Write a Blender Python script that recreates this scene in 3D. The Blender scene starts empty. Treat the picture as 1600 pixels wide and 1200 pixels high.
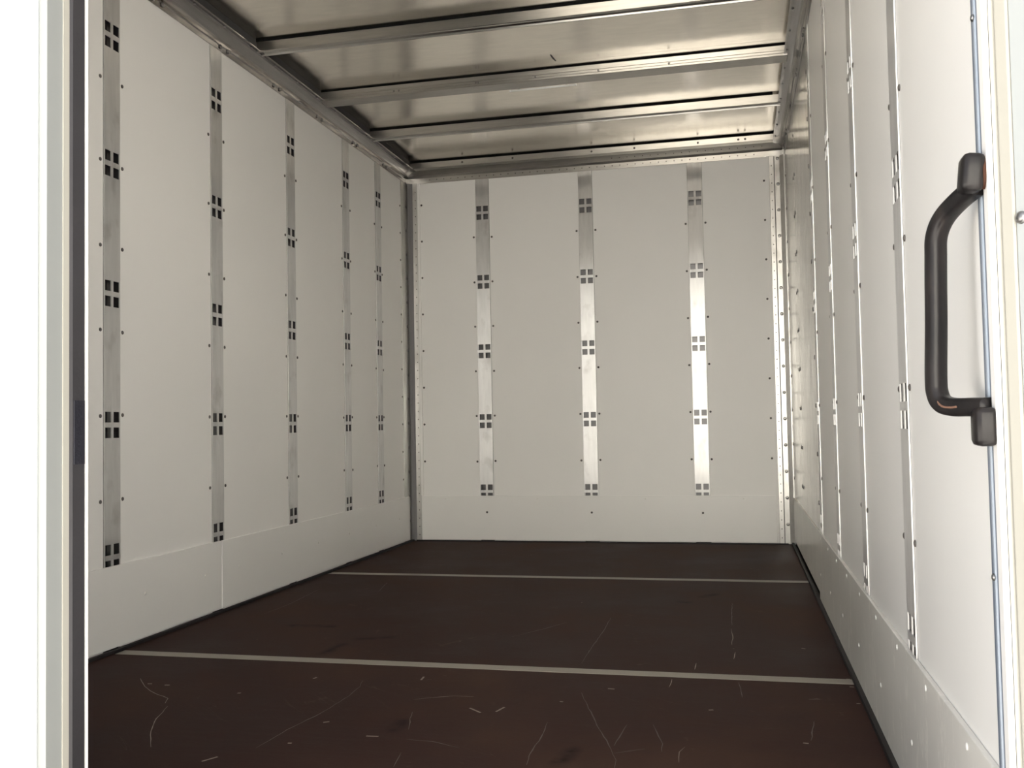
import bpy, bmesh, math, random
from mathutils import Vector, Matrix
rnd = random.Random(7)
S = bpy.context.scene
C = S.collection

# ------------------------------------------------------------------ camera
cam_d = bpy.data.cameras.new('camera')
cam = bpy.data.objects.new('camera', cam_d); C.objects.link(cam)
YAW, PIT, ROL, FPX = -0.2281559838, 0.0414010964, -0.0180513940, 1506.40
f = Vector((math.sin(YAW)*math.cos(PIT), math.cos(YAW)*math.cos(PIT), math.sin(PIT)))
r0 = Vector((math.cos(YAW), -math.sin(YAW), 0)); u0 = r0.cross(f)
rt = r0*math.cos(ROL) + u0*math.sin(ROL); up = u0*math.cos(ROL) - r0*math.sin(ROL)
M = Matrix((rt, up, -f)).transposed().to_4x4()
M.translation = Vector((1.559097, -4.494823, 0.560104))
cam.matrix_world = M
cam_d.sensor_fit = 'HORIZONTAL'; cam_d.sensor_width = 36.0
cam_d.lens = 36.0*FPX/1600.0
cam_d.clip_start = 0.02
S.camera = cam

# ------------------------------------------------------------------ world, sun, exposure
W = bpy.data.worlds.new('sky'); S.world = W; W.use_nodes = True
wn = W.node_tree.nodes; wl = W.node_tree.links; wn.clear()
sky = wn.new('ShaderNodeTexSky'); sky.sky_type = 'NISHITA'; sky.sun_disc = False
sky.sun_elevation = math.radians(52); sky.sun_rotation = math.radians(25)
sky.air_density = 1.0; sky.dust_density = 3.0; sky.ozone_density = 1.0
bg = wn.new('ShaderNodeBackground'); bg.inputs['Strength'].default_value = 0.095
wo = wn.new('ShaderNodeOutputWorld')
haze = wn.new('ShaderNodeMix'); haze.data_type = 'RGBA'; haze.inputs[0].default_value = 0.62     # bright hazy sky
haze.inputs[7].default_value = (2.75, 2.6, 2.35, 1)
wl.new(sky.outputs[0], haze.inputs[6]); wl.new(haze.outputs[2], bg.inputs[0]); wl.new(bg.outputs[0], wo.inputs[0])
sun_d = bpy.data.lights.new('sun', 'SUN'); sun_d.energy = 6.8; sun_d.angle = math.radians(1.0); sun_d.color = (1.0, .975, .935)
sun = bpy.data.objects.new('sun', sun_d); C.objects.link(sun)
sd = Vector((0.26, 0.56, 0.79))           # towards the sun: over the front of the box
sun.rotation_euler = sd.to_track_quat('Z', 'Y').to_euler()
S.view_settings.view_transform = 'Standard'; S.view_settings.look = 'None'
S.view_settings.gamma = 1.0; S.view_settings.use_curve_mapping = False
S.view_settings.exposure = 2.62
S.cycles.max_bounces = 14; S.cycles.diffuse_bounces = 8; S.cycles.glossy_bounces = 8

# ------------------------------------------------------------------ materials
def new_mat(name):
    m = bpy.data.materials.new(name); m.use_nodes = True
    nt = m.node_tree; b = nt.nodes['Principled BSDF']
    return m, nt, b
def N(nt, t, **kw):
    n = nt.nodes.new(t)
    for k, v in kw.items(): setattr(n, k, v)
    return n
def noise(nt, scale, detail=3, vec=None, rough=.5):
    n = N(nt, 'ShaderNodeTexNoise'); n.inputs['Scale'].default_value = scale
    n.inputs['Detail'].default_value = detail; n.inputs['Roughness'].default_value = rough
    if vec is not None: nt.links.new(vec, n.inputs['Vector'])
    return n
def ramp(nt, src, stops):
    n = N(nt, 'ShaderNodeValToRGB'); e = n.color_ramp.elements
    while len(e) < len(stops): e.new(.5)
    for k, (p, c) in enumerate(stops):
        e[k].position = p; e[k].color = (c if isinstance(c, tuple) else (c, c, c)) + (1,)
    nt.links.new(src, n.inputs[0]); return n
def scaled_pos(nt, sx, sy, sz):
    g = N(nt, 'ShaderNodeNewGeometry'); m = N(nt, 'ShaderNodeVectorMath', operation='MULTIPLY')
    nt.links.new(g.outputs['Position'], m.inputs[0]); m.inputs[1].default_value = (sx, sy, sz)
    return m.outputs[0]
def bump(nt, b, h, strength, dist=.002):
    n = N(nt, 'ShaderNodeBump'); n.inputs['Strength'].default_value = strength; n.inputs['Distance'].default_value = dist
    nt.links.new(h, n.inputs['Height']); nt.links.new(n.outputs[0], b.inputs['Normal'])

def paint(name, col, rough=.4, var=.03, bstr=.04, bscale=60, spec=.5):
    m, nt, b = new_mat(name)
    p = scaled_pos(nt, 1, 1, 1)
    n = noise(nt, 1.7, 4, p)
    r = ramp(nt, n.outputs[0], [(.3, tuple(c*(1-var) for c in col)), (.7, tuple(min(1, c*(1+var)) for c in col))])
    nt.links.new(r.outputs[0], b.inputs['Base Color'])
    b.inputs['Roughness'].default_value = rough; b.inputs['Specular IOR Level'].default_value = spec
    bump(nt, b, noise(nt, bscale, 2, p).outputs[0], bstr)
    return m

def metal(name, col, rough, aniso, grain_axis, streak=(1, 1, 1), var=.10, rvar=.08, wob=0.0, smudge=0.0, mtl=1.0):
    """grain_axis: the direction the brushed lines run in; the highlight spreads across it."""
    m, nt, b = new_mat(name)
    p = scaled_pos(nt, *streak)
    n = noise(nt, 6, 5, p, .6)
    big = noise(nt, 2.3, 3, scaled_pos(nt, 1, 1, 1))
    r = ramp(nt, n.outputs[0], [(.3, tuple(c*(1-var) for c in col)), (.7, tuple(min(1, c*(1+var*.5)) for c in col))])
    last = r.outputs[0]
    if smudge:
        s = noise(nt, 14, 4, scaled_pos(nt, 1, 1, .7)); sr = ramp(nt, s.outputs[0], [(.56, 0.0), (.70, smudge)])
        mx = N(nt, 'ShaderNodeMix', data_type='RGBA'); nt.links.new(sr.outputs[0], mx.inputs[0])
        nt.links.new(last, mx.inputs[6]); mx.inputs[7].default_value = (.22, .20, .18, 1); last = mx.outputs[2]
    nt.links.new(last, b.inputs['Base Color'])
    b.inputs['Metallic'].default_value = mtl
    rr = N(nt, 'ShaderNodeMapRange'); nt.links.new(big.outputs[0], rr.inputs[0])
    rr.inputs[1].default_value = .3; rr.inputs[2].default_value = .7
    rr.inputs[3].default_value = rough-rvar*.5; rr.inputs[4].default_value = rough+rvar*.5
    nt.links.new(rr.outputs[0], b.inputs['Roughness'])
    if aniso:
        b.inputs['Anisotropic'].default_value = aniso
        g = N(nt, 'ShaderNodeNewGeometry'); cr = N(nt, 'ShaderNodeVectorMath', operation='CROSS_PRODUCT')
        nt.links.new(g.outputs['True Normal'], cr.inputs[0]); cr.inputs[1].default_value = grain_axis
        nt.links.new(cr.outputs[0], b.inputs['Tangent'])
    if wob:
        bump(nt, b, noise(nt, 5, 2, scaled_pos(nt, 1, 1, 1)).outputs[0], wob, .02)
    return m

WHITE = paint('white_wall_panel', (.86, .85, .83), .42, .02, .03, 40)
KICK = paint('white_kick_panel', (.85, .84, .82), .32, .02, .05, 25)
def worn_paint(name, col, rough):
    m, nt, b = new_mat(name)
    c1 = noise(nt, 3, 4, scaled_pos(nt, 1, 1, 1)); base = ramp(nt, c1.outputs[0], [(.3, tuple(c*.9 for c in col)), (.7, tuple(c*1.06 for c in col))])
    sc = noise(nt, 9, 3, scaled_pos(nt, 1, 2.2, .55), .65); fine = noise(nt, 60, 3, scaled_pos(nt, 1, 1.6, .7), .6)
    m1 = ramp(nt, sc.outputs[0], [(.50, 0.0), (.62, 1.0)]); m2 = ramp(nt, fine.outputs[0], [(.49, 0.0), (.58, .9)])
    f_ = N(nt, 'ShaderNodeMath', operation='MULTIPLY'); nt.links.new(m1.outputs[0], f_.inputs[0]); nt.links.new(m2.outputs[0], f_.inputs[1])
    mx = N(nt, 'ShaderNodeMix', data_type='RGBA'); nt.links.new(f_.outputs[0], mx.inputs[0]); nt.links.new(base.outputs[0], mx.inputs[6]); mx.inputs[7].default_value = (.86, .84, .79, 1)
    nt.links.new(mx.outputs[2], b.inputs['Base Color']); b.inputs['Roughness'].default_value = rough
    bump(nt, b, noise(nt, 12, 2, scaled_pos(nt, 1, 1, 1)).outputs[0], .06)
    return m
KICK_WORN = worn_paint('worn_grey_kick_panel', (.74, .725, .685), .30)
ALU_V = metal('rail_aluminium', (.66, .655, .65), .30, .92, (0, 0, 1), (8, 8, 1.2), .10, .05, smudge=.28, mtl=.62)
ALU_POST = metal('post_aluminium', (.56, .55, .53), .36, .5, (0, 0, 1), (8, 8, 2), .12, .1, smudge=.35)
ALU_X = metal('bow_aluminium', (.46, .446, .42), .34, .5, (1, 0, 0), (1.5, 20, 20), .10, .08)
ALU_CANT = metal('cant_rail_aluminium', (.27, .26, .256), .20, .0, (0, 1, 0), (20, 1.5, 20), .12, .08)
SHEET = metal('roof_sheet_aluminium', (.84, .80, .725), .20, .0, (0, 1, 0), (2, 9, 2), .07, .06, wob=.05)
PLATE = metal('side_plate_aluminium', (.52, .51, .485), .20, .0, (0, 0, 1), (3, 6, .7), .38, .06, wob=.22, smudge=.5)
CHAN = metal('channel_metal', (.15, .147, .15), .40, 0, (0, 0, 1))
TRIM_SKY_TINT = paint('sky_tinted_trim', (.135, .165, .215), .35, .05, .02)  # aluminium trim; the blue sky reflection is put into its base colour
TRIM_HIGHLIGHT = paint('painted_highlight_ridge', (.33, .38, .45), .3, .03, .02)  # lighter colour paints the highlight running down the trim
RIVET = paint('dark_rivet_head', (.10, .09, .085), .4, .1, 0)
RIVET_ALU = metal('bright_rivet_head', (.30, .295, .29), .35, 0, (0, 0, 1))
SCREW_W = paint('white_screw_head', (.82, .81, .78), .3, .02, 0)
RUBBER = paint('black_rubber', (.030, .0285, .032), .55, .18, .25, 90, .4)
PAD = paint('glossy_black_pad', (.012, .012, .018), .7, .3, .5, 220, .3)
FOAM = paint('black_foam', (.006, .006, .006), .9, .1, .1, 120, .1)
BACKING = paint('dark_backing', (.05, .05, .05), .8)
GROOVE = paint('grey_groove', (.16, .155, .16), .5)
LEAF = paint('white_door_paint', (.36, .38, .384), .30, .01, .02, 20)
EDGE_GREY = paint('grey_edge_paint', (.26, .272, .268), .35, .03, .02, 20)
CREAM = paint('cream_frame_paint', (.38, .369, .328), .35, .03, .03, 30)
LED = paint('white_lamp_tube', (.86, .86, .84), .25, .01, 0)
JOINT = paint('tan_joint_strip', (.30, .275, .235), .55, .08, .1, 120, .3)
SEAL = paint('black_floor_seal', (.018, .016, .017), .6, .2, .1, 80, .3)
RUST = paint('rust', (.085, .036, .022), .8, .4, .4, 150, .2)
COPPER = paint('worn_copper_edge', (.16, .088, .06), .45, .2, .1, 150)
GROUND = paint('concrete_ground', (.45, .43, .40), .9, .12, .2, 3, .2)

def handle_mat():
    m, nt, b = new_mat('worn_black_coating')
    p = scaled_pos(nt, 1, 1, .35)
    n = noise(nt, 38, 4, p, .55)
    r = ramp(nt, n.outputs[0], [(.35, (.009, .0085, .009)), (.62, (.018, .0155, .0155)), (.78, (.032, .025, .021))])
    nt.links.new(r.outputs[0], b.inputs['Base Color'])
    b.inputs['Roughness'].default_value = .30; b.inputs['Specular IOR Level'].default_value = .25
    bump(nt, b, noise(nt, 160, 2, scaled_pos(nt, 1, 1, 1)).outputs[0], .08)
    return m
HANDLE = handle_mat()

SCR = [[[0.23,-2.538],[0.28,-2.597],[0.33,-2.64],[0.386,-2.673],[0.401,-2.705]],[[0.419,-2.725],[0.444,-2.802],[0.48,-2.875],[0.533,-2.956]],[[0.664,-3.006],[0.678,-2.98]],[[0.274,-2.578],[0.283,-2.574]],[[0.318,-2.58],[0.329,-2.579]],[[0.512,-2.612],[0.519,-2.611]],[[0.722,-2.927],[0.731,-2.822],[0.749,-2.719],[0.757,-2.594],[0.752,-2.52],[0.739,-2.476]],[[0.899,-2.596],[0.932,-2.576],[0.972,-2.558],[1.016,-2.556]],[[0.968,-2.836],[1.018,-2.84],[1.075,-2.864]],[[0.984,-2.905],[0.995,-2.974]],[[0.15,-1.799],[0.158,-1.655],[0.134,-1.361]],[[0.322,-1.203],[0.359,-1.381]],[[0.89,-2.831],[0.913,-2.83]],[[1.03,-2.633],[1.058,-2.661]],[[1.087,-2.649],[1.095,-2.617]],[[0.622,-2.477],[0.626,-2.466]],[[0.866,-2.449],[0.863,-2.422]],[[0.779,-2.771],[0.789,-2.765]],[[0.766,-2.893],[0.773,-2.892]],[[0.953,-2.783],[0.924,-2.678]],[[1.229,-2.491],[1.274,-2.64],[1.306,-2.741],[1.334,-2.823],[1.348,-2.877],[1.351,-2.914]],[[1.193,-1.714],[1.195,-1.927],[1.191,-2.127],[1.192,-2.247]],[[1.393,-2.679],[1.418,-2.783],[1.419,-2.824]],[[1.199,-2.698],[1.204,-2.803],[1.201,-2.879],[1.208,-2.924]],[[1.451,-2.87],[1.449,-2.819],[1.458,-2.793]],[[1.53,-1.818],[1.534,-1.915],[1.532,-2.007]],[[1.54,-2.082],[1.537,-2.155]],[[1.452,-2.206],[1.451,-2.265]],[[1.407,-2.355],[1.405,-2.42]],[[1.549,-2.358],[1.555,-2.473]],[[1.491,-2.57],[1.5,-2.568]],[[1.28,-2.45],[1.294,-2.453]],[[1.197,-2.559],[1.204,-2.562]],[[1.337,-2.806],[1.346,-2.687]],[[1.342,-2.846],[1.391,-2.813]],[[0.967,-1.999],[1.032,-1.89],[1.077,-1.798]],[[1.53,-1.447],[1.531,-1.776]],[[1.684,-2.465],[1.7,-2.458],[1.709,-2.459]],[[1.656,-2.735],[1.665,-2.737]],[[1.773,-2.478],[1.78,-2.479]],[[1.773,-2.357],[1.782,-2.358]],[[1.773,-2.296],[1.78,-2.297]],[[1.67,-2.722],[1.684,-2.61]],[[1.698,-2.02],[1.707,-2.025]]]
# (index into SCR) -> brightness; the short chips are bright, long faint curves are dim
FAINT = {6, 8, 9, 10, 11, 19, 20, 21, 22, 23, 29, 33, 34, 35, 36, 42}
DARKS = [[[1.27,-2.838],[1.26,-2.907]],[[0.929,-2.788],[0.929,-2.734]],[[1.438,-1.349],[1.476,-1.301]],[[1.372,-1.441],[1.397,-1.451]],[[0.317,-1.95],[0.436,-1.944]],[[0.546,-2.252],[0.551,-2.145]],[[0.571,-2.086],[0.652,-2.05]]]

def floor_mat():
    m, nt, b = new_mat('brown_film_plywood'); L = nt.links
    pos = scaled_pos(nt, 1, 1, 0)
    n1 = noise(nt, 2.2, 5, pos, .6)
    n2 = noise(nt, 26, 4, scaled_pos(nt, .35, 3.0, 0), .6)
    n3 = noise(nt, 420, 2, scaled_pos(nt, .25, 1, 0), .5)
    base = ramp(nt, n1.outputs[0], [(.28, (.031, .0165, .0155)), (.5, (.044, .0235, .0200)), (.72, (.068, .0385, .0290))])
    def mixin(prev, fac, col, kind='MIX'):
        x = N(nt, 'ShaderNodeMix', data_type='RGBA', blend_type=kind)
        L.new(fac, x.inputs[0]); L.new(prev, x.inputs[6]); x.inputs[7].default_value = col + (1,)
        return x.outputs[2]
    c = base.outputs[0]
    c = mixin(c, ramp(nt, n2.outputs[0], [(.45, 0.0), (.75, .35)]).outputs[0], (.050, .034, .029))
    c = mixin(c, ramp(nt, n3.outputs[0], [(.55, 0.0), (.8, .25)]).outputs[0], (.060, .043, .037))
    # fine hairline scratches in three directions
    for k, (ang, sc, lo) in enumerate(((.5, 3.0, .93), (-.9, 2.4, .94), (1.35, 3.6, .935))):
        rot = N(nt, 'ShaderNodeVectorRotate', rotation_type='Z_AXIS'); L.new(pos, rot.inputs['Vector']); rot.inputs['Angle'].default_value = ang
        w1 = noise(nt, 1.3, 2, rot.outputs[0])
        mm = N(nt, 'ShaderNodeVectorMath', operation='MULTIPLY_ADD'); L.new(w1.outputs['Color'], mm.inputs[0])
        mm.inputs[1].default_value = (.25, .25, 0); L.new(rot.outputs[0], mm.inputs[2])
        st = N(nt, 'ShaderNodeVectorMath', operation='MULTIPLY'); L.new(mm.outputs[0], st.inputs[0]); st.inputs[1].default_value = (30, .9, 0)
        nn = noise(nt, sc, 0, st.outputs[0])
        s1 = N(nt, 'ShaderNodeMath', operation='SUBTRACT'); L.new(nn.outputs[0], s1.inputs[0]); s1.inputs[1].default_value = .5
        ab = N(nt, 'ShaderNodeMath', operation='ABSOLUTE'); L.new(s1.outputs[0], ab.inputs[0])
        mask = noise(nt, 2.0+k, 2, rot.outputs[0])
        a = ramp(nt, ab.outputs[0], [(.0, .30), (.006, 0.0)])
        bm = ramp(nt, mask.outputs[0], [(.52, 0.0), (.66, 1.0)])
        f_ = N(nt, 'ShaderNodeMath', operation='MULTIPLY'); L.new(a.outputs[0], f_.inputs[0]); L.new(bm.outputs[0], f_.inputs[1])
        c = mixin(c, f_.outputs[0], (.12, .085, .065))
    # measured scratches: distance to a segment
    grp = bpy.data.node_groups.new('segment', 'ShaderNodeTree')
    for nm, st in (('P', 'NodeSocketVector'), ('A', 'NodeSocketVector'), ('D', 'NodeSocketVector'), ('InvLen2', 'NodeSocketFloat'), ('Width', 'NodeSocketFloat')):
        grp.interface.new_socket(nm, in_out='INPUT', socket_type=st)
    grp.interface.new_socket('Mask', in_out='OUTPUT', socket_type='NodeSocketFloat')
    gi = N(grp, 'NodeGroupInput'); go = N(grp, 'NodeGroupOutput'); gl = grp.links
    s = N(grp, 'ShaderNodeVectorMath', operation='SUBTRACT'); gl.new(gi.outputs[0], s.inputs[0]); gl.new(gi.outputs[1], s.inputs[1])
    d = N(grp, 'ShaderNodeVectorMath', operation='DOT_PRODUCT'); gl.new(s.outputs[0], d.inputs[0]); gl.new(gi.outputs[2], d.inputs[1])
    t = N(grp, 'ShaderNodeMath', operation='MULTIPLY', use_clamp=True); gl.new(d.outputs['Value'], t.inputs[0]); gl.new(gi.outputs[3], t.inputs[1])
    q = N(grp, 'ShaderNodeVectorMath', operation='SCALE'); gl.new(gi.outputs[2], q.inputs[0]); gl.new(t.outputs[0], q.inputs['Scale'])
    e = N(grp, 'ShaderNodeVectorMath', operation='DISTANCE'); gl.new(s.outputs[0], e.inputs[0]); gl.new(q.outputs[0], e.inputs[1])
    dv = N(grp, 'ShaderNodeMath', operation='DIVIDE'); gl.new(e.outputs['Value'], dv.inputs[0]); gl.new(gi.outputs[4], dv.inputs[1])
    iv = N(grp, 'ShaderNodeMath', operation='SUBTRACT', use_clamp=True); iv.inputs[0].default_value = 1.0; gl.new(dv.outputs[0], iv.inputs[1])
    gl.new(iv.outputs[0], go.inputs[0])
    jit = noise(nt, 45, 2, pos)
    jm = N(nt, 'ShaderNodeVectorMath', operation='MULTIPLY_ADD'); L.new(jit.outputs['Color'], jm.inputs[0])
    jm.inputs[1].default_value = (.005, .005, 0); L.new(pos, jm.inputs[2])
    def lines(polys, width, off):
        last = None
        for pl in polys:
            for (x0, y0), (x1, y1) in zip(pl, pl[1:]):
                g = N(nt, 'ShaderNodeGroup', node_tree=grp)
                L.new(jm.outputs[0], g.inputs[0]); g.inputs[1].default_value = (x0+off, y0+off, 0)
                g.inputs[2].default_value = (x1-x0, y1-y0, 0)
                g.inputs[3].default_value = 1/((x1-x0)**2+(y1-y0)**2); g.inputs[4].default_value = width
                if last is None: last = g.outputs[0]
                else:
                    mx = N(nt, 'ShaderNodeMath', operation='MAXIMUM'); L.new(last, mx.inputs[0]); L.new(g.outputs[0], mx.inputs[1]); last = mx.outputs[0]
        return last
    brk = ramp(nt, noise(nt, 30, 2, pos).outputs[0], [(.38, .35), (.6, 1.0)]).outputs[0]
    for polys, width, col, k in ((DARKS, .022, (.010, .007, .007), .85),):
        o = lines(polys, width, .0025)
        pw = N(nt, 'ShaderNodeMath', operation='MULTIPLY'); L.new(o, pw.inputs[0]); pw.inputs[1].default_value = k
        p2 = N(nt, 'ShaderNodeMath', operation='MULTIPLY'); L.new(pw.outputs[0], p2.inputs[0]); L.new(brk, p2.inputs[1])
        c = mixin(c, p2.outputs[0], col)
    # small pale specks
    vo = N(nt, 'ShaderNodeTexVoronoi'); vo.inputs['Scale'].default_value = 13; L.new(pos, vo.inputs['Vector'])
    v1 = ramp(nt, vo.outputs['Distance'], [(.02, .7), (.045, 0.0)])
    sp = N(nt, 'ShaderNodeSeparateColor'); L.new(vo.outputs['Color'], sp.inputs[0])
    v2 = ramp(nt, sp.outputs[0], [(.80, 0.0), (.82, 1.0)])
    vm = N(nt, 'ShaderNodeMath', operation='MULTIPLY'); L.new(v1.outputs[0], vm.inputs[0]); L.new(v2.outputs[0], vm.inputs[1])
    c = mixin(c, vm.outputs[0], (.22, .18, .15))
    L.new(c, b.inputs['Base Color'])
    rr = ramp(nt, n1.outputs[0], [(.3, .42), (.7, .58)]); L.new(rr.outputs[0], b.inputs['Roughness'])
    b.inputs['Specular IOR Level'].default_value = .02
    bump(nt, b, n3.outputs[0], .12, .001)
    return m
FLOOR = floor_mat()
SCRATCH = [paint('pale_scratch', (.26, .21, .17), .6, .25, .1), paint('faint_scratch', (.085, .064, .054), .6, .3, .1)]
def etch(sheet, y0, y1):
    """the scratches in a plywood sheet: thin tapering slivers in the sheet's own mesh"""
    me = sheet.data; bm = bmesh.new(); bm.from_mesh(me)
    for m in SCRATCH: me.materials.append(m)
    loc = sheet.location + floor.location
    for i, pl in enumerate(SCR):
        if not (y0 < pl[0][1] < y1): continue
        P = [Vector((p[0]-loc.x, p[1]-loc.y)) for p in pl]; Q = []
        for a, b in zip(P, P[1:]):
            n = max(1, int((b-a).length/.02)); Q += [a.lerp(b, k/n) for k in range(n)]
        Q.append(P[-1]); n = len(Q)-1; chip = n <= 1 and (P[1]-P[0]).length < .04; prev = None
        for k, q in enumerate(Q):
            d = (Q[min(k+1, n)]-Q[max(k-1, 0)]).normalized(); t = Vector((-d.y, d.x))
            w = (.0022 if chip else .0011)*(1 if chip else (.35+.65*math.sin(math.pi*min(1, max(0, k/n))))*rnd.uniform(.5, 1.2))
            q = q + t*rnd.uniform(-.0012, .0012); z = .0182 if i not in FAINT else .01815
            cur = (bm.verts.new((q.x+t.x*w, q.y+t.y*w, z)), bm.verts.new((q.x-t.x*w, q.y-t.y*w, z)))
            if prev:
                f_ = bm.faces.new((prev[0], prev[1], cur[1], cur[0])); f_.material_index = 2 if i in FAINT else 1
                f_.normal_update()
                if f_.normal.z < 0: f_.normal_flip()
            prev = cur
    bm.to_mesh(me); bm.free()

# ------------------------------------------------------------------ mesh helpers
def link(name, me, mat, parent=None, loc=None):
    if mat is not None and not me.materials: me.materials.append(mat)
    o = bpy.data.objects.new(name, me); C.objects.link(o)
    if parent is not None: o.parent = parent
    if loc is not None: o.location = loc
    return o
def mesh(name, vs, fs, smooth=False):
    me = bpy.data.meshes.new(name); me.from_pydata(vs, [], fs); me.update()
    if smooth:
        for p in me.polygons: p.use_smooth = True
    return me
def fix(me):
    bm = bmesh.new(); bm.from_mesh(me); bmesh.ops.remove_doubles(bm, verts=bm.verts, dist=1e-6)
    bmesh.ops.recalc_face_normals(bm, faces=bm.faces); bm.to_mesh(me); bm.free(); me.update(); return me
def boxes_mesh(name, bxs, bev=0.0):
    bm = bmesh.new()
    for x0, x1, y0, y1, z0, z1 in bxs:
        b2 = bmesh.new(); bmesh.ops.create_cube(b2, size=1)
        for v in b2.verts:
            v.co = Vector(((x0+x1)/2+v.co.x*(x1-x0), (y0+y1)/2+v.co.y*(y1-y0), (z0+z1)/2+v.co.z*(z1-z0)))
        if bev: bmesh.ops.bevel(b2, geom=list(b2.edges), offset=bev, segments=2, profile=.5, affect='EDGES')
        t = bpy.data.meshes.new('t'); b2.to_mesh(t); b2.free(); bm.from_mesh(t); bpy.data.meshes.remove(t)
    me = bpy.data.meshes.new(name); bm.to_mesh(me); bm.free(); return me
def box(name, x0, x1, y0, y1, z0, z1, mat, parent=None, bev=0.0):
    """A box whose origin is its own base centre."""
    cx, cy = (x0+x1)/2, (y0+y1)/2
    me = boxes_mesh(name, [(x0-cx, x1-cx, y0-cy, y1-cy, 0, z1-z0)], bev)
    return link(name, me, mat, parent, (cx, cy, z0))
def prism(name, prof, axis, a0, a1, mat, parent=None):
    """prof: closed 2-D outline. axis 'y': (x,z) swept in y; 'x': (y,z) swept in x; 'z': (x,y) swept in z."""
    n = len(prof); vs = []
    for a in (a0, a1):
        for p, q in prof:
            vs.append({'y': (p, a, q), 'x': (a, p, q), 'z': (p, q, a)}[axis])
    fs = [(i, (i+1) % n, n+(i+1) % n, n+i) for i in range(n)] + [tuple(range(n)), tuple(range(n, 2*n))]
    return link(name, fix(mesh(name, vs, fs)), mat, parent)
def struct(o): o['kind'] = 'structure'; return o
def tag(o, label, cat, group=None):
    o['label'] = label; o['category'] = cat
    if group: o['group'] = group
    return o
def thing(name, loc, label, cat, group=None, rot=None):
    o = bpy.data.objects.new(name, None); C.objects.link(o); o.location = loc
    o.empty_display_size = .05
    if rot is not None: o.rotation_euler = rot
    return tag(o, label, cat, group)

def dome(rad, h, seg=10):
    vs = []; fs = []
    for k, (rr, hh) in enumerate(((1.0, 0), (.92, .55), (.55, .92))):
        for i in range(seg):
            a = 2*math.pi*i/seg; vs.append((math.cos(a)*rad*rr, math.sin(a)*rad*rr, h*hh))
    vs.append((0, 0, h))
    for k in range(2):
        for i in range(seg): fs.append((k*seg+i, k*seg+(i+1) % seg, (k+1)*seg+(i+1) % seg, (k+1)*seg+i))
    for i in range(seg): fs.append((2*seg+i, 2*seg+(i+1) % seg, 3*seg))
    fs.append(tuple(reversed(range(seg))))
    return mesh('rivet_head', vs, fs, True)
RV = dome(.0052, .0028); RV.materials.append(RIVET)
RVA = dome(.0075, .0025, 12); RVA.materials.append(RIVET_ALU)
SCW = dome(.0045, .0016); SCW.materials.append(SCREW_W)
ROT = {'+x': (0, math.pi/2, 0), '-x': (0, -math.pi/2, 0), '-y': (math.pi/2, 0, 0), '-z': (math.pi, 0, 0)}
def rivet(name, me, loc, face, parent):
    o = bpy.data.objects.new(name, me); C.objects.link(o); o.parent = parent
    base = parent.location if parent.parent is None else parent.location
    o.location = (loc[0]-base[0], loc[1]-base[1], loc[2]-base[2]); o.rotation_euler = ROT[face]
    return o
def rivet_row(name, pts, face, rad, h, mat, parent, seg=6):
    """many tiny fixings on one trim, too small to pick apart singly"""
    bm = bmesh.new(); m4 = {k: Matrix.Rotation(0, 4, 'X') for k in ROT}
    from mathutils import Euler
    R = Euler(ROT[face]).to_matrix().to_4x4(); me = dome(rad, h, seg)
    for p in pts:
        b2 = bmesh.new(); b2.from_mesh(me); b2.transform(Matrix.Translation(p) @ R)
        t = bpy.data.meshes.new('t'); b2.to_mesh(t); b2.free(); bm.from_mesh(t); bpy.data.meshes.remove(t)
    out = bpy.data.meshes.new(name); bm.to_mesh(out); bm.free(); bpy.data.meshes.remove(me)
    o = link(name, out, mat, parent); o['kind'] = 'stuff'; return o

# ------------------------------------------------------------------ dimensions
WID, YR, ZC = 1.80, -3.56, 1.85
ROW = .337; Z4 = .576; KH = .2173; TOP = 1.752
RL = [-2.3213, -1.8043, -1.289, -.7788, -.4086]
RB = [.3827, .8881, 1.3983]
RR = [-2.990, -2.4831, -1.9663, -1.462]

# ------------------------------------------------------------------ ground outside and shell
gr = struct(box('ground', -30, 30, -40, 30, -1.0, -.92, GROUND))
# a pale sunlit building across the yard, seen only as the bright reflection in the metal strips
FACADE = paint('cream_facade', (.70, .69, .645), .8, .04, .1, 2, .2)
struct(box('wall_across', -4.5, 18, -17.5, -17, -.92, 7.5, FACADE))
wall_left = struct(box('wall_left', -.07, -.032, YR, .07, -.06, ZC+.03, BACKING))
wall_right = struct(box('wall_right', WID+.032, WID+.07, YR+.1, .07, -.06, ZC+.03, BACKING))
wall_back = struct(box('wall_back', -.032, WID+.032, .032, .07, -.06, ZC+.03, BACKING))
ceiling = struct(box('ceiling', -.032, WID+.032, YR, .032, ZC, ZC+.03, SHEET))
floor = struct(box('floor', -.032, WID+.032, YR, .032, -.06, -.018, SEAL))

mk = mesh('scuff_mark', [(-.004, -.034, 0), (.001, -.034, 0), (.007, .026, 0), (.004, .032, 0), (-.003, .002, 0), (-.004, -.034, -.0004), (.001, -.034, -.0004), (.007, .026, -.0004), (.004, .032, -.0004), (-.003, .002, -.0004)],
          [(0, 1, 2, 3, 4), (9, 8, 7, 6, 5), (0, 5, 6, 1), (1, 6, 7, 2), (2, 7, 8, 3), (3, 8, 9, 4), (4, 9, 5, 0)])
o = link('scuff_mark', fix(mk), BACKING, ceiling, Vector((.960, -1.185, ZC-.0001))-ceiling.location); o['label'] = 'dark scuff mark on the metal ceiling'
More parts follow.
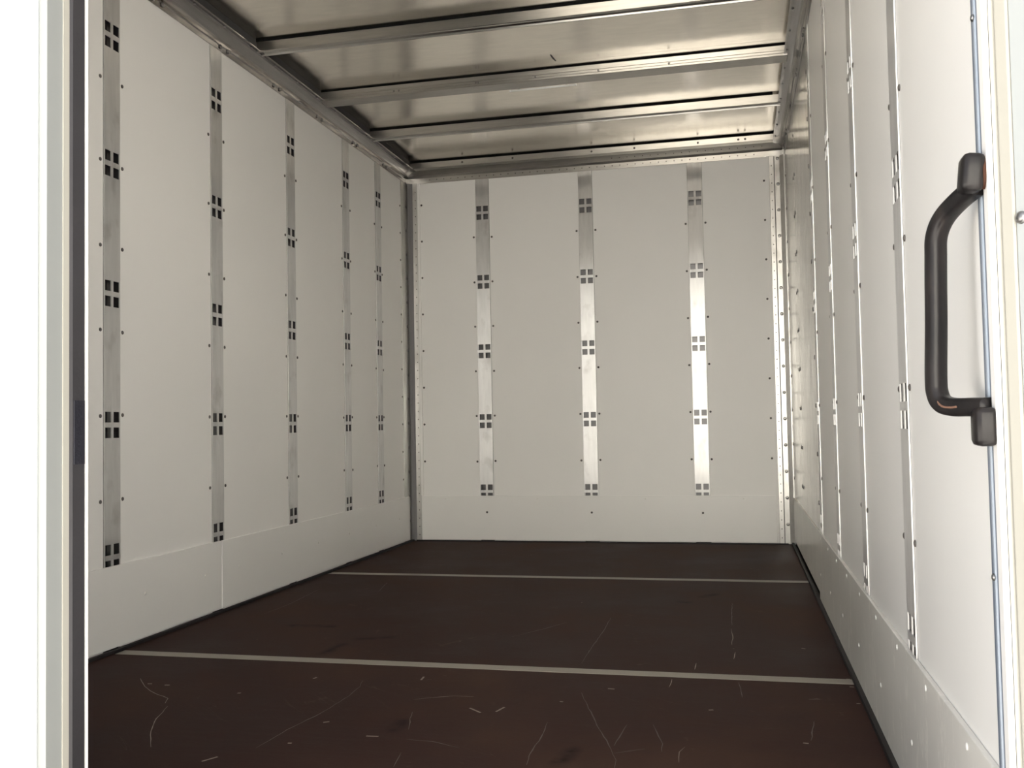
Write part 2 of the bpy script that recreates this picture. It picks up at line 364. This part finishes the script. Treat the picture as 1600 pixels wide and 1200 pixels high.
# floor: three plywood sheets, two joint strips between them
def fpart(name, x0, x1, y0, y1, z0, z1, mat, bev=0):
    o = box(name, x0, x1, y0, y1, z0, z1, mat, floor, bev); o.location -= floor.location; return o
J1, J2, JH = -2.318, -1.020, .020
etch(fpart('plywood_sheet', .002, WID-.002, YR, J1-JH, -.018, 0, FLOOR), YR, J1)
etch(fpart('plywood_sheet', .002, WID-.002, J1+JH, J2-JH, -.018, 0, FLOOR), J1, J2)
etch(fpart('plywood_sheet', .002, WID-.002, J2+JH, -.004, -.018, 0, FLOOR), J2, 0)
for j in (J1, J2):
    fpart('joint_strip', .022, WID-.012, j-JH, j+JH, -.018, .0006, JOINT)['label'] = 'pale tan strip across the dark floor'
    fpart('joint_fill', .002, .022, j-JH, j+JH, -.018, -.002, SEAL); fpart('joint_fill', WID-.012, WID-.002, j-JH, j+JH, -.018, -.002, SEAL)
fpart('edge_seal', .0065, .016, YR+.08, -.004, 0, .008, SEAL); fpart('edge_seal', WID-.016, WID-.0065, YR+.08, -.004, 0, .010, SEAL)
fpart('edge_seal', .03, WID-.03, -.013, -.0065, 0, .006, SEAL)

# ------------------------------------------------------------------ wall panels, kick panels, rivets
def wpart(par, name, x0, x1, y0, y1, z0, z1, mat, bev=0.0):
    o = box(name, x0, x1, y0, y1, z0, z1, mat, par, bev); o.location -= par.location; return o
RZ = [1.468-.217*i for i in range(6)]          # rivet heights beside the rails
def sub_rivet(panel, par, loc, face, me=RV, name='rivet'):
    o = bpy.data.objects.new(name, me); C.objects.link(o); o.parent = panel
    w = Vector(loc) - panel.location - par.location
    o.location = w; o.rotation_euler = ROT[face]; return o
HW = .034
def side_panels(par, rails, y_near, y_far, sx):
    xs = (-.005, 0) if sx > 0 else (WID, WID+.005); face = '+x' if sx > 0 else '-x'; xf = 0 if sx > 0 else WID
    edges = [y_near] + [e for r in rails for e in (r-HW, r+HW)] + [y_far]
    for k in range(0, len(edges), 2):
        a, b = edges[k], edges[k+1]
        if b-a < .03: continue
        p = wpart(par, 'wall_panel', xs[0], xs[1], a, b, .004, TOP+.02, WHITE)
        for y, own in ((a+.011, k > 0), (b-.011, k+2 < len(edges))):
            if own:
                for z in RZ: sub_rivet(p, par, (xf, y, z+rnd.uniform(-.002, .002)), face)
side_panels(wall_left, RL, -3.487, -.100, 1)
side_panels(wall_right, RR, -3.467, -1.40, -1)
# rivet column of the far panel beside the left corner post
far = [o for o in wall_left.children if o.name.startswith('wall_panel')][-1]
for z in [.70+.132*i for i in range(-3, 8)]: sub_rivet(far, wall_left, (0, -.112, z), '+x')
# end wall
be = [.050] + [e for r in RB for e in (r-HW, r+HW)] + [1.732]
for k in range(0, 8, 2):
    p = wpart(wall_back, 'wall_panel', be[k], be[k+1], 0, .005, .004, TOP+.02, WHITE)
    for x, e in ((be[k]+.011, k), (be[k+1]-.011, k+1)):
        if 0 < e < 7:
            for z in RZ: sub_rivet(p, wall_back, (x, 0, z+rnd.uniform(-.002, .002)), '-y')
        else:
            for z in [.385+.180*i for i in range(8)]: sub_rivet(p, wall_back, (x+(.012 if e == 0 else -.012), 0, z), '-y')
# kick panels (proud of the walls, their top edges catch the light)
for a, b in ((-3.487, -1.793), (-1.789, -.040)):
    k = wpart(wall_left, 'kick_panel', 0, .006, a, b, .010, KH, KICK, .0012)
    for y in [a+.10+i*.30 for i in range(int((b-a-.1)/.30)+1)]:
        sub_rivet(k, wall_left, (.006, y, .125), '+x', SCW, 'screw')
k = wpart(wall_back, 'kick_panel', .055, 1.722, -.006, 0, .008, KH+.0015, KICK, .0012)
for x in (.18, .3827, .63, .8881, 1.14, 1.3983, 1.58): sub_rivet(k, wall_back, (x, -.006, .14 if x in RB else .205), '-y', RV if x in RB else SCW, 'screw')
k = wpart(wall_right, 'kick_panel', WID-.007, WID, -3.467, -1.385, .006, KH, KICK_WORN, .0012)
for i in range(9): sub_rivet(k, wall_right, (WID-.007, -3.35+i*.235, KH-.016), '-x', SCW, 'screw')
for i in range(7): sub_rivet(k, wall_right, (WID-.007, -3.30+i*.31, .09), '-x', SCW, 'screw')
k = wpart(wall_right, 'kick_panel', WID-.004, WID, -1.381, -.030, .022, KH-.006, KICK_WORN, .0010)
for i in range(6): sub_rivet(k, wall_right, (WID-.004, -1.33+i*.235, .040), '-x', SCW, 'screw')
# bare metal plates on the right wall next to the end wall
for a, b in ((-1.398, -.640), (-.636, -.030)):
    p = wpart(wall_right, 'metal_plate', WID, WID+.005, a, b, .004, TOP+.02, PLATE)
    p['label'] = 'scratched bare metal plate'
    for y in (a+.03, b-.03):
        for z in [.30+.15*i for i in range(10)]: sub_rivet(p, wall_right, (WID, y, z), '-x', RVA)

# ------------------------------------------------------------------ lashing rails
def rail_mesh(z0, z1):
    us = [-.033, -.029, -.0048, .0048, .029, .033]
    vs_ = [z0]; holes = []
    for r in range(5):
        zc = Z4+ROW*(3-r) if r < 4 else Z4-ROW
    zs = sorted(Z4+ROW*k for k in range(-1, 4))
    cuts = []
    for zc in zs:
        for a, b in ((zc-.0335, zc-.0065), (zc+.0065, zc+.0335)): cuts += [a, b]
    grid = [z0] + cuts + [z1]
    def hole(i, j): return i in (1, 3) and j % 2 == 1 and 0 < j < len(grid)-2+1 and j <= len(cuts)
    nu, nv = len(us)-1, len(grid)-1
    solid = [[not hole(i, j) for j in range(nv)] for i in range(nu)]
    V = []; F = []; W0, W1 = .0004, .0026
    def vid(i, j, k): return (i*(nv+1)+j)*2+k
    for i in range(nu+1):
        for j in range(nv+1):
            V.append((us[i], grid[j], W0)); V.append((us[i], grid[j], W1))
    for i in range(nu):
        for j in range(nv):
            if not solid[i][j]: continue
            F.append((vid(i, j, 1), vid(i+1, j, 1), vid(i+1, j+1, 1), vid(i, j+1, 1)))
            F.append((vid(i, j, 0), vid(i, j+1, 0), vid(i+1, j+1, 0), vid(i+1, j, 0)))
            for di, dj, a, b in ((-1, 0, (i, j), (i, j+1)), (1, 0, (i+1, j+1), (i+1, j)), (0, -1, (i+1, j), (i, j)), (0, 1, (i, j+1), (i+1, j+1))):
                ii, jj = i+di, j+dj
                if not (0 <= ii < nu and 0 <= jj < nv) or not solid[ii][jj]:
                    F.append((vid(*a, 0), vid(*a, 1), vid(*b, 1), vid(*b, 0)))
    return fix(mesh('rail_face', V, F))
def channel_mesh(z0, z1):
    o, d, t = .0315, .020, .0015
    prof = [(-o, 0), (-o, -d), (o, -d), (o, 0), (o-t, 0), (o-t, -d+t), (.006, -d+t), (.006, -.009), (-.006, -.009), (-.006, -d+t), (-o+t, -d+t), (-o+t, 0)]
    n = len(prof); V = [(u, z, w) for z in (z0, z1) for u, w in prof]
    F = [(i, (i+1) % n, n+(i+1) % n, n+i) for i in range(n)]
    return fix(mesh('rail_channel', V, F))
RAILM = rail_mesh(.012, TOP+.015); RAILM.materials.append(ALU_V)
CHANM = channel_mesh(.012, TOP+.015); CHANM.materials.append(CHAN)
def basis(face):     # local u, v(z), w(outward) -> world
    u, w = {'L': ((0, 1, 0), (1, 0, 0)), 'R': ((0, -1, 0), (-1, 0, 0)), 'B': ((1, 0, 0), (0, -1, 0))}[face]
    return Matrix((u, (0, 0, 1), w)).transposed().to_euler()
def rail(face, loc, label, group):
    t = thing('lashing_rail', loc, label, 'rail', group)
    for nm, me in (('slotted_face', RAILM), ('channel', CHANM)):
        o = bpy.data.objects.new(nm, me); C.objects.link(o); o.parent = t; o.rotation_euler = basis(face)
        if nm == 'channel': o['label'] = 'dark channel behind the slots'
    return t
LL = ['slotted lashing rail next to the black door seal, facing the grab handle',
      'slotted lashing rail above the kick panel joint, on the wall opposite the grab handle',
      'middle of the five slotted lashing rails on the wall facing the grab handle',
      'second slotted lashing rail from the corner post, on the wall facing the grab handle',
      'slotted lashing rail beside the corner post, on the wall facing the grab handle']
for y, l in zip(RL, LL): rail('L', (0, y, 0), l, 'lashing rails on the wall facing the handle')
BL = ['bright slotted lashing rail on the end wall, nearest the wall with five rails',
      'bright slotted lashing rail at the middle of the end wall',
      'bright slotted lashing rail on the end wall, nearest the scratched metal plates']
for x, l in zip(RB, BL): rail('B', (x, 0, 0), l, 'lashing rails on the end wall')
RLb = ['slotted lashing rail seen edge-on right behind the black grab handle, widest on its wall',
       'second slotted lashing rail from the grab handle on the same wall',
       'third slotted lashing rail from the grab handle on the same wall',
       'slotted lashing rail at the edge of the scratched metal plates, a thin line']
for y, l in zip(RR, RLb): rail('R', (WID, y, 0), l, 'lashing rails on the wall of the handle')

# ------------------------------------------------------------------ corner posts, cant rails, end header
lp = struct(prism('trim_1', [(0, -.100), (.0035, -.100), (.0035, -.016), (.006, -.010), (.006, -.001), (0, -.001)], 'z', 0.003, TOP+.004, ALU_POST))
gv = prism('groove_strip', [(.006, -.014), (.018, -.008), (.029, -.0055), (.029, -.001), (.006, -.001)], 'z', .003, TOP+.002, GROOVE, lp); gv['label'] = 'dark grey groove in the corner'
fl = prism('riveted_flange', [(.029, -.0045), (.054, -.0045), (.054, -.001), (.029, -.001)], 'z', .003, TOP+.002, ALU_POST, lp)
fl2 = prism('white_lip', [(.054, -.0065), (.066, -.0065), (.066, -.0005), (.054, -.0005)], 'z', KH+.003, TOP+.002, WHITE, lp)
rivet_row('small_rivets', [(.043, -.0045, z*.040+.03) for z in range(43)], '-y', .0028, .0012, RIVET, lp)
for i in range(15): rivet('rivet', RVA, (.0035, -.035, .10+.118*i), '+x', lp)
rp = struct(prism('trim_2', [(1.757, -.0045), (1.778, -.0045), (1.7955, -.012), (1.7955, -.028), (1.7995, -.028), (1.7995, -.001), (1.757, -.001)], 'z', .003, TOP+.004, ALU_POST))
prism('groove_strip', [(1.7525, -.0035), (1.757, -.0035), (1.757, -.001), (1.7525, -.001)], 'z', .003, TOP+.002, GROOVE, rp)
prism('riveted_flange', [(1.733, -.0055), (1.7525, -.0055), (1.7525, -.001), (1.733, -.001)], 'z', .003, TOP+.002, ALU_POST, rp)
prism('white_lip', [(1.720, -.0065), (1.732, -.0065), (1.732, -.0005), (1.720, -.0005)], 'z', KH+.003, TOP+.002, WHITE, rp)
rivet_row('small_rivets', [(1.743, -.0055, z*.040+.03) for z in range(43)], '-y', .0028, .0012, RIVET, rp)
for i in range(15): rivet('rivet', RVA, (1.770, -.0045, .09+.118*i), '-y', rp)

def cant(name, sx):
    p = [(.0006, TOP), (.004, TOP), (.006, TOP+.014)]
    for i in range(9):
        a = math.pi/2*i/8; p.append((.008+.040*(1-math.cos(a)), TOP+.018+.042*math.sin(a)*1.0))
    p += [(.050, TOP+.0605), (.050, TOP+.064), (.034, TOP+.066), (.034, ZC), (.0006, ZC)]
    if sx < 0: p = [(WID-x, z) for x, z in p]
    o = struct(prism(name, p, 'y', YR+.10, -.002, ALU_CANT))
    q = [(.0345, TOP+.0662), (.0375, TOP+.0662), (.0375, ZC-.0002), (.0345, ZC-.0002)]  # added dark strip, paints the shade and dark reflection above the ledge
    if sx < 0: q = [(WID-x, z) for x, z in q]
    g = prism('recess_shade_strip', q, 'y', YR+.10, -.06, BACKING, o); g['label'] = 'dark strip painted as shade between the rail and the roof'
    return o
cl = cant('trim_3', 1); cr_ = cant('trim_4', -1)
for i in range(8):
    for rail_, sx in ((cl, 1), (cr_, -1)):
        y = -.30-.36*i; x0 = 0 if sx > 0 else WID
        for dy in (0, .045): rivet('rivet', RVA, (x0+sx*.0075, y-dy, TOP+.012), '+x' if sx > 0 else '-x', rail_)
rivet_row('small_rivets', [(.041, -.12-.17*i, TOP+.0580) for i in range(20)], '-z', .004, .002, RIVET_ALU, cl)
rivet_row('small_rivets', [(WID-.041, -.12-.17*i, TOP+.0580) for i in range(20)], '-z', .004, .002, RIVET_ALU, cr_)

hd = struct(prism('trim_5', [(-.001, TOP), (-.0055, TOP), (-.0055, TOP+.026), (-.018, TOP+.034), (-.012, TOP+.062), (-.001, TOP+.062)], 'x', .0035, WID-.0035, ALU_X))
rivet_row('small_rivets', [(.12+.036*i, -.0055, TOP+.015) for i in range(44)], '-y', .0030, .0014, RIVET, hd)
rivet_row('ridge_rivets', [(1.02+.036*i, -.0155, TOP+.048) for i in range(20)], '-y', .0026, .0016, RIVET, hd)

# ------------------------------------------------------------------ roof bows
def bow(y, kind, label):
    t = thing('roof_bow', (WID/2, y, 1.81), label, 'beam', 'roof bows under the ceiling')
    x0, x1 = -WID/2+.038, WID/2-.038
    if kind == 'hat':
        p = [(0, .033), (0, .002), (.002, 0), (.010, 0), (.014, .006), (.026, .008), (.034, .004), (.036, -.001), (.040, -.001), (.042, .002), (.042, .033)]
    else:
        p = [(0, .034), (0, .025), (-.002, .024), (-.002, .017), (0, .016), (0, .015), (-.002, .014), (-.002, .007), (0, .006), (0, .005), (-.002, .004), (-.002, -.002), (0, -.003), (.066, -.003), (.068, -.001), (.068, .034)]
    b = prism('beam', p, 'x', x0, x1, ALU_X, t)
    if kind == 'hat':
        s = prism('foam_strip', [(-.002, .033), (-.002, .040), (.044, .040), (.044, .033)], 'x', x0, x1-.03, FOAM, t); s['label'] = 'black foam strip between beam and roof'
    else:
        s = prism('foam_strip', [(.003, .034), (.003, .040), (.066, .040), (.066, .034)], 'x', x0, x1, FOAM, t); s['label'] = 'black foam strip between beam and roof'
        for xx in (-.565, -.545, -.245, -.235, -.02, .21, .46): 
            rv = bpy.data.objects.new('rivet', RVA); C.objects.link(rv); rv.parent = t; rv.location = (xx, -.002, .0105); rv.rotation_euler = ROT['-y']; rv.scale = (.55, .55, 1)
    return t
bow(-1.610, 'hat', 'roof bow nearest the open end, with a black foam strip above it')
bow(-1.100, 'ribbed', 'ribbed roof bow in the middle, carrying the thin white lamp tube')
bow(-.590, 'hat', 'roof bow nearest the end wall, with a black foam strip above it')
# the bows nearer the doors, above the frame's edge: plain pieces of the ceiling
for y in (-2.12, -2.63, -3.14):
    o = prism('roof_bow', [(y, 1.810), (y+.042, 1.810), (y+.042, ZC-.0005), (y, ZC-.0005)], 'x', .038, WID-.038, ALU_X, ceiling); o.location -= ceiling.location
# end bow riveted along the end wall (part of the end header)
prism('end_beam', [(-.052, 1.842), (-.052, 1.816), (-.050, 1.8145), (-.012, 1.8145), (-.001, 1.8145), (-.001, 1.842)], 'x', .0345, WID-.0345, ALU_X, hd)
prism('foam_strip', [(-.049, 1.842), (-.049, 1.8495), (-.001, 1.8495), (-.001, 1.842)], 'x', .0345, WID-.0345, FOAM, hd)
for xx in (.30, .55, .93, 1.13, 1.42, 1.60, 1.63): rivet('rivet', RV, (xx, -.052, 1.829), '-y', hd)

# lamp tube
lt = thing('lamp_tube', (.893, -1.037, 1.80), 'thin white tube lamp fixed under the ribbed roof bow', 'lamp')
def tube_mesh(name, pts, rads, seg=12, sq=0.0):
    """round tube along pts (Vectors), rads per point; sq flattens towards a rounded box"""
    V = []; F = []; n = len(pts); a = None
    for i, p in enumerate(pts):
        d = (pts[min(i+1, n-1)]-pts[max(i-1, 0)]).normalized()
        if a is None: a = d.cross(Vector((0, 0, 1)) if abs(d.z) < .8 else Vector((1, 0, 0)))
        a = (a - d*a.dot(d)).normalized(); b = a.cross(d).normalized()
        ra, rb = rads[i] if isinstance(rads[i], tuple) else (rads[i], rads[i])
        for k in range(seg):
            t = 2*math.pi*k/seg; c, s = math.cos(t), math.sin(t)
            e = 2/(2+sq*4); c = math.copysign(abs(c)**e, c); s = math.copysign(abs(s)**e, s)
            V.append(p+a*ra*c+b*rb*s)
    for i in range(n-1):
        for k in range(seg): F.append((i*seg+k, i*seg+(k+1) % seg, (i+1)*seg+(k+1) % seg, (i+1)*seg+k))
    F.append(tuple(range(seg))); F.append(tuple(range((n-1)*seg, n*seg)))
    me = fix(mesh(name, V, F)); 
    for p in me.polygons: p.use_smooth = len(p.vertices) == 4
    return me
link('tube', tube_mesh('tube', [Vector((x, 0, 0)) for x in (-.122, .122)], [.0036]*2), LED, lt)
for x in (-.124, .124): link('end_cap', tube_mesh('end_cap', [Vector((x-.003, 0, 0)), Vector((x+.003, 0, 0))], [.0042]*2), LED, lt)
for x in (-.09, .09): link('clip', boxes_mesh('clip', [(x-.004, x+.004, -.003, .003, .003, .0072)]), ALU_X, lt)

# ------------------------------------------------------------------ rear frame and doors
hdr = struct(prism('trim_6', [(-3.60, 1.765), (-3.47, 1.765), (-3.47, ZC-.001), (-3.60, ZC+.03)], 'x', -.07, WID+.07, CREAM))
pl = struct(box('trim_7', -.07, -.001, -3.60, -3.489, -.06, 1.764, CREAM))
pr = struct(box('trim_8', WID+.0005, WID+.07, -3.519, -3.469, -.06, 1.764, CREAM))
te = prism('edge_trim', [(WID, -3.469), (WID-.003, -3.469), (WID-.003, -3.500), (WID, -3.500)], 'z', .002, 1.764, TRIM_SKY_TINT, pr)
te.location -= pr.location; te['label'] = 'metal edge trim with the sky reflection painted in blue'
rg = prism('trim_ridge', [(WID-.003, -3.480), (WID-.0045, -3.4815), (WID-.0045, -3.4865), (WID-.003, -3.488)], 'z', .002, 1.764, TRIM_HIGHLIGHT, pr); rg.location -= pr.location
lip = prism('white_lip', [(WID, -3.501), (WID-.005, -3.501), (WID-.005, -3.516), (WID, -3.518)], 'z', -.05, 1.764, WHITE, pr); lip.location -= pr.location
for z in (.405, .95):
    o = rivet('screw', RVA, (WID-.0045, -3.484, z), '-x', pr); o.scale = (.5, .5, 1)

# left leaf: closed across half the opening, its edge with the black seal
d1 = struct(boxes_mesh and box('door_1', .002, .790, -3.556, -3.493, -.05, 1.762, LEAF, None, .001))
def dpart(name, prof, mat, z0=-.05, z1=1.762):
    o = prism(name, prof, 'z', z0, z1, mat, d1); o.location -= d1.location; return o
dpart('grey_edge', [(.790, -3.5535), (.8000, -3.553), (.8000, -3.527), (.790, -3.527)], EDGE_GREY)
dpart('cream_edge', [(.790, -3.527), (.8015, -3.527), (.8015, -3.517), (.790, -3.517)], CREAM)
o = dpart('rubber_seal', [(.790, -3.517), (.8015, -3.517), (.804, -3.514), (.804, -3.493), (.8015, -3.490), (.790, -3.490)], RUBBER); o['label'] = 'black rubber seal down the door edge'
dpart('inner_lip', [(.780, -3.4895), (.8025, -3.4895), (.8025, -3.4845), (.780, -3.4845)], WHITE)
o = dpart('seal_pad', [(.803, -3.5135), (.8052, -3.512), (.8052, -3.494), (.803, -3.4925)], PAD, .522, .597); o['label'] = 'darker pad on the seal'

# right leaf: swung open outwards beside the camera
d2 = bpy.data.objects.new('door_2', None); C.objects.link(d2); d2.location = (WID+.004, -3.522, -.05); struct(d2)
d2.rotation_euler = (0, 0, math.radians(35))
link('cream_frame', boxes_mesh('cream_frame', [(0, .055, -.0145, 0, 0, 1.81)], .002), CREAM, d2)
link('door_panel', boxes_mesh('door_panel', [(.0015, .052, -.88, -.015, 0, 1.81)], .001), LEAF, d2)
bo = bpy.data.objects.new('bolt', RVA); C.objects.link(bo); bo.parent = d2; bo.location = (.0015, -.021, .79); bo.rotation_euler = ROT['-x']; bo.scale = (.8, .8, 1.5)

# ------------------------------------------------------------------ grab handle
gh = thing('grab_handle', (1.79, -3.49, .55), 'black coated steel grab handle with worn rusty feet on the door post', 'handle')
O = Vector(gh.location)
def cr(pts, n=8):
    out = []; P = [pts[0]] + pts + [pts[-1]]
    for i in range(1, len(P)-2):
        for k in range(n):
            t = k/n; a, b, c, d = P[i-1], P[i], P[i+1], P[i+2]
            out.append(.5*((2*b)+(c-a)*t+(2*a-5*b+4*c-d)*t*t+(3*b-a-3*c+d)*t**3))
    out.append(pts[-1]); return out
path = [(1.7905, -3.496, .7810), (1.7800, -3.475, .7735), (1.7690, -3.453, .7610), (1.7630, -3.443, .7440), (1.7618, -3.441, .7200), (1.7600, -3.441, .655),
        (1.7580, -3.441, .600), (1.7585, -3.443, .583), (1.7620, -3.449, .5730), (1.770, -3.462, .5690), (1.782, -3.482, .5685), (1.7925, -3.500, .5680)]
path = cr([Vector(p)-O for p in path])
link('grip_bar', tube_mesh('grip_bar', path, [(.0099, .0092)]*len(path), 18, .25), HANDLE, gh)
def foot(name, x0, x1, z0, z1, tilt):
    me = boxes_mesh(name, [(x0, x1, -.014, .014, z0, z1)], .006)
    me.transform(Matrix.Rotation(tilt, 4, 'Y'))
    for p in me.polygons: p.use_smooth = True
    return me
for z, tl, x in ((.7915, .10, -.010), (.5495, 0.0, -.0065)):
    o = link('foot', foot('foot', -.0125, .0080, -.0185, .0185, tl), HANDLE, gh, Vector((1.7965+x, -3.502, z))-O)
    o2 = link('rust_washer', tube_mesh('rust_washer', [Vector((-.0030, 0, 0)), Vector((.0022, 0, 0))], [(.0085, .0165)]*2, 16), RUST, o, Vector((1.7950, -3.5065, z))-O-o.location)
    o2['label'] = 'rusty washer at the foot'
wl_ = cr([Vector(p)-O for p in [(1.7572, -3.4537, .5800), (1.7562, -3.4575, .5735), (1.7592, -3.4640, .5695), (1.7640, -3.4727, .5685), (1.7680, -3.4795, .5690)]], 6)
we = link('worn_edge', tube_mesh('worn_edge', wl_, [.0011]*len(wl_), 8), COPPER, gh); we['label'] = 'bare copper-coloured worn edge'

for o in C.objects:
    if o.type == 'MESH' and o.data.users > 0 and o.name.startswith(('grip_bar',)):
        for p in o.data.polygons: p.use_smooth = True
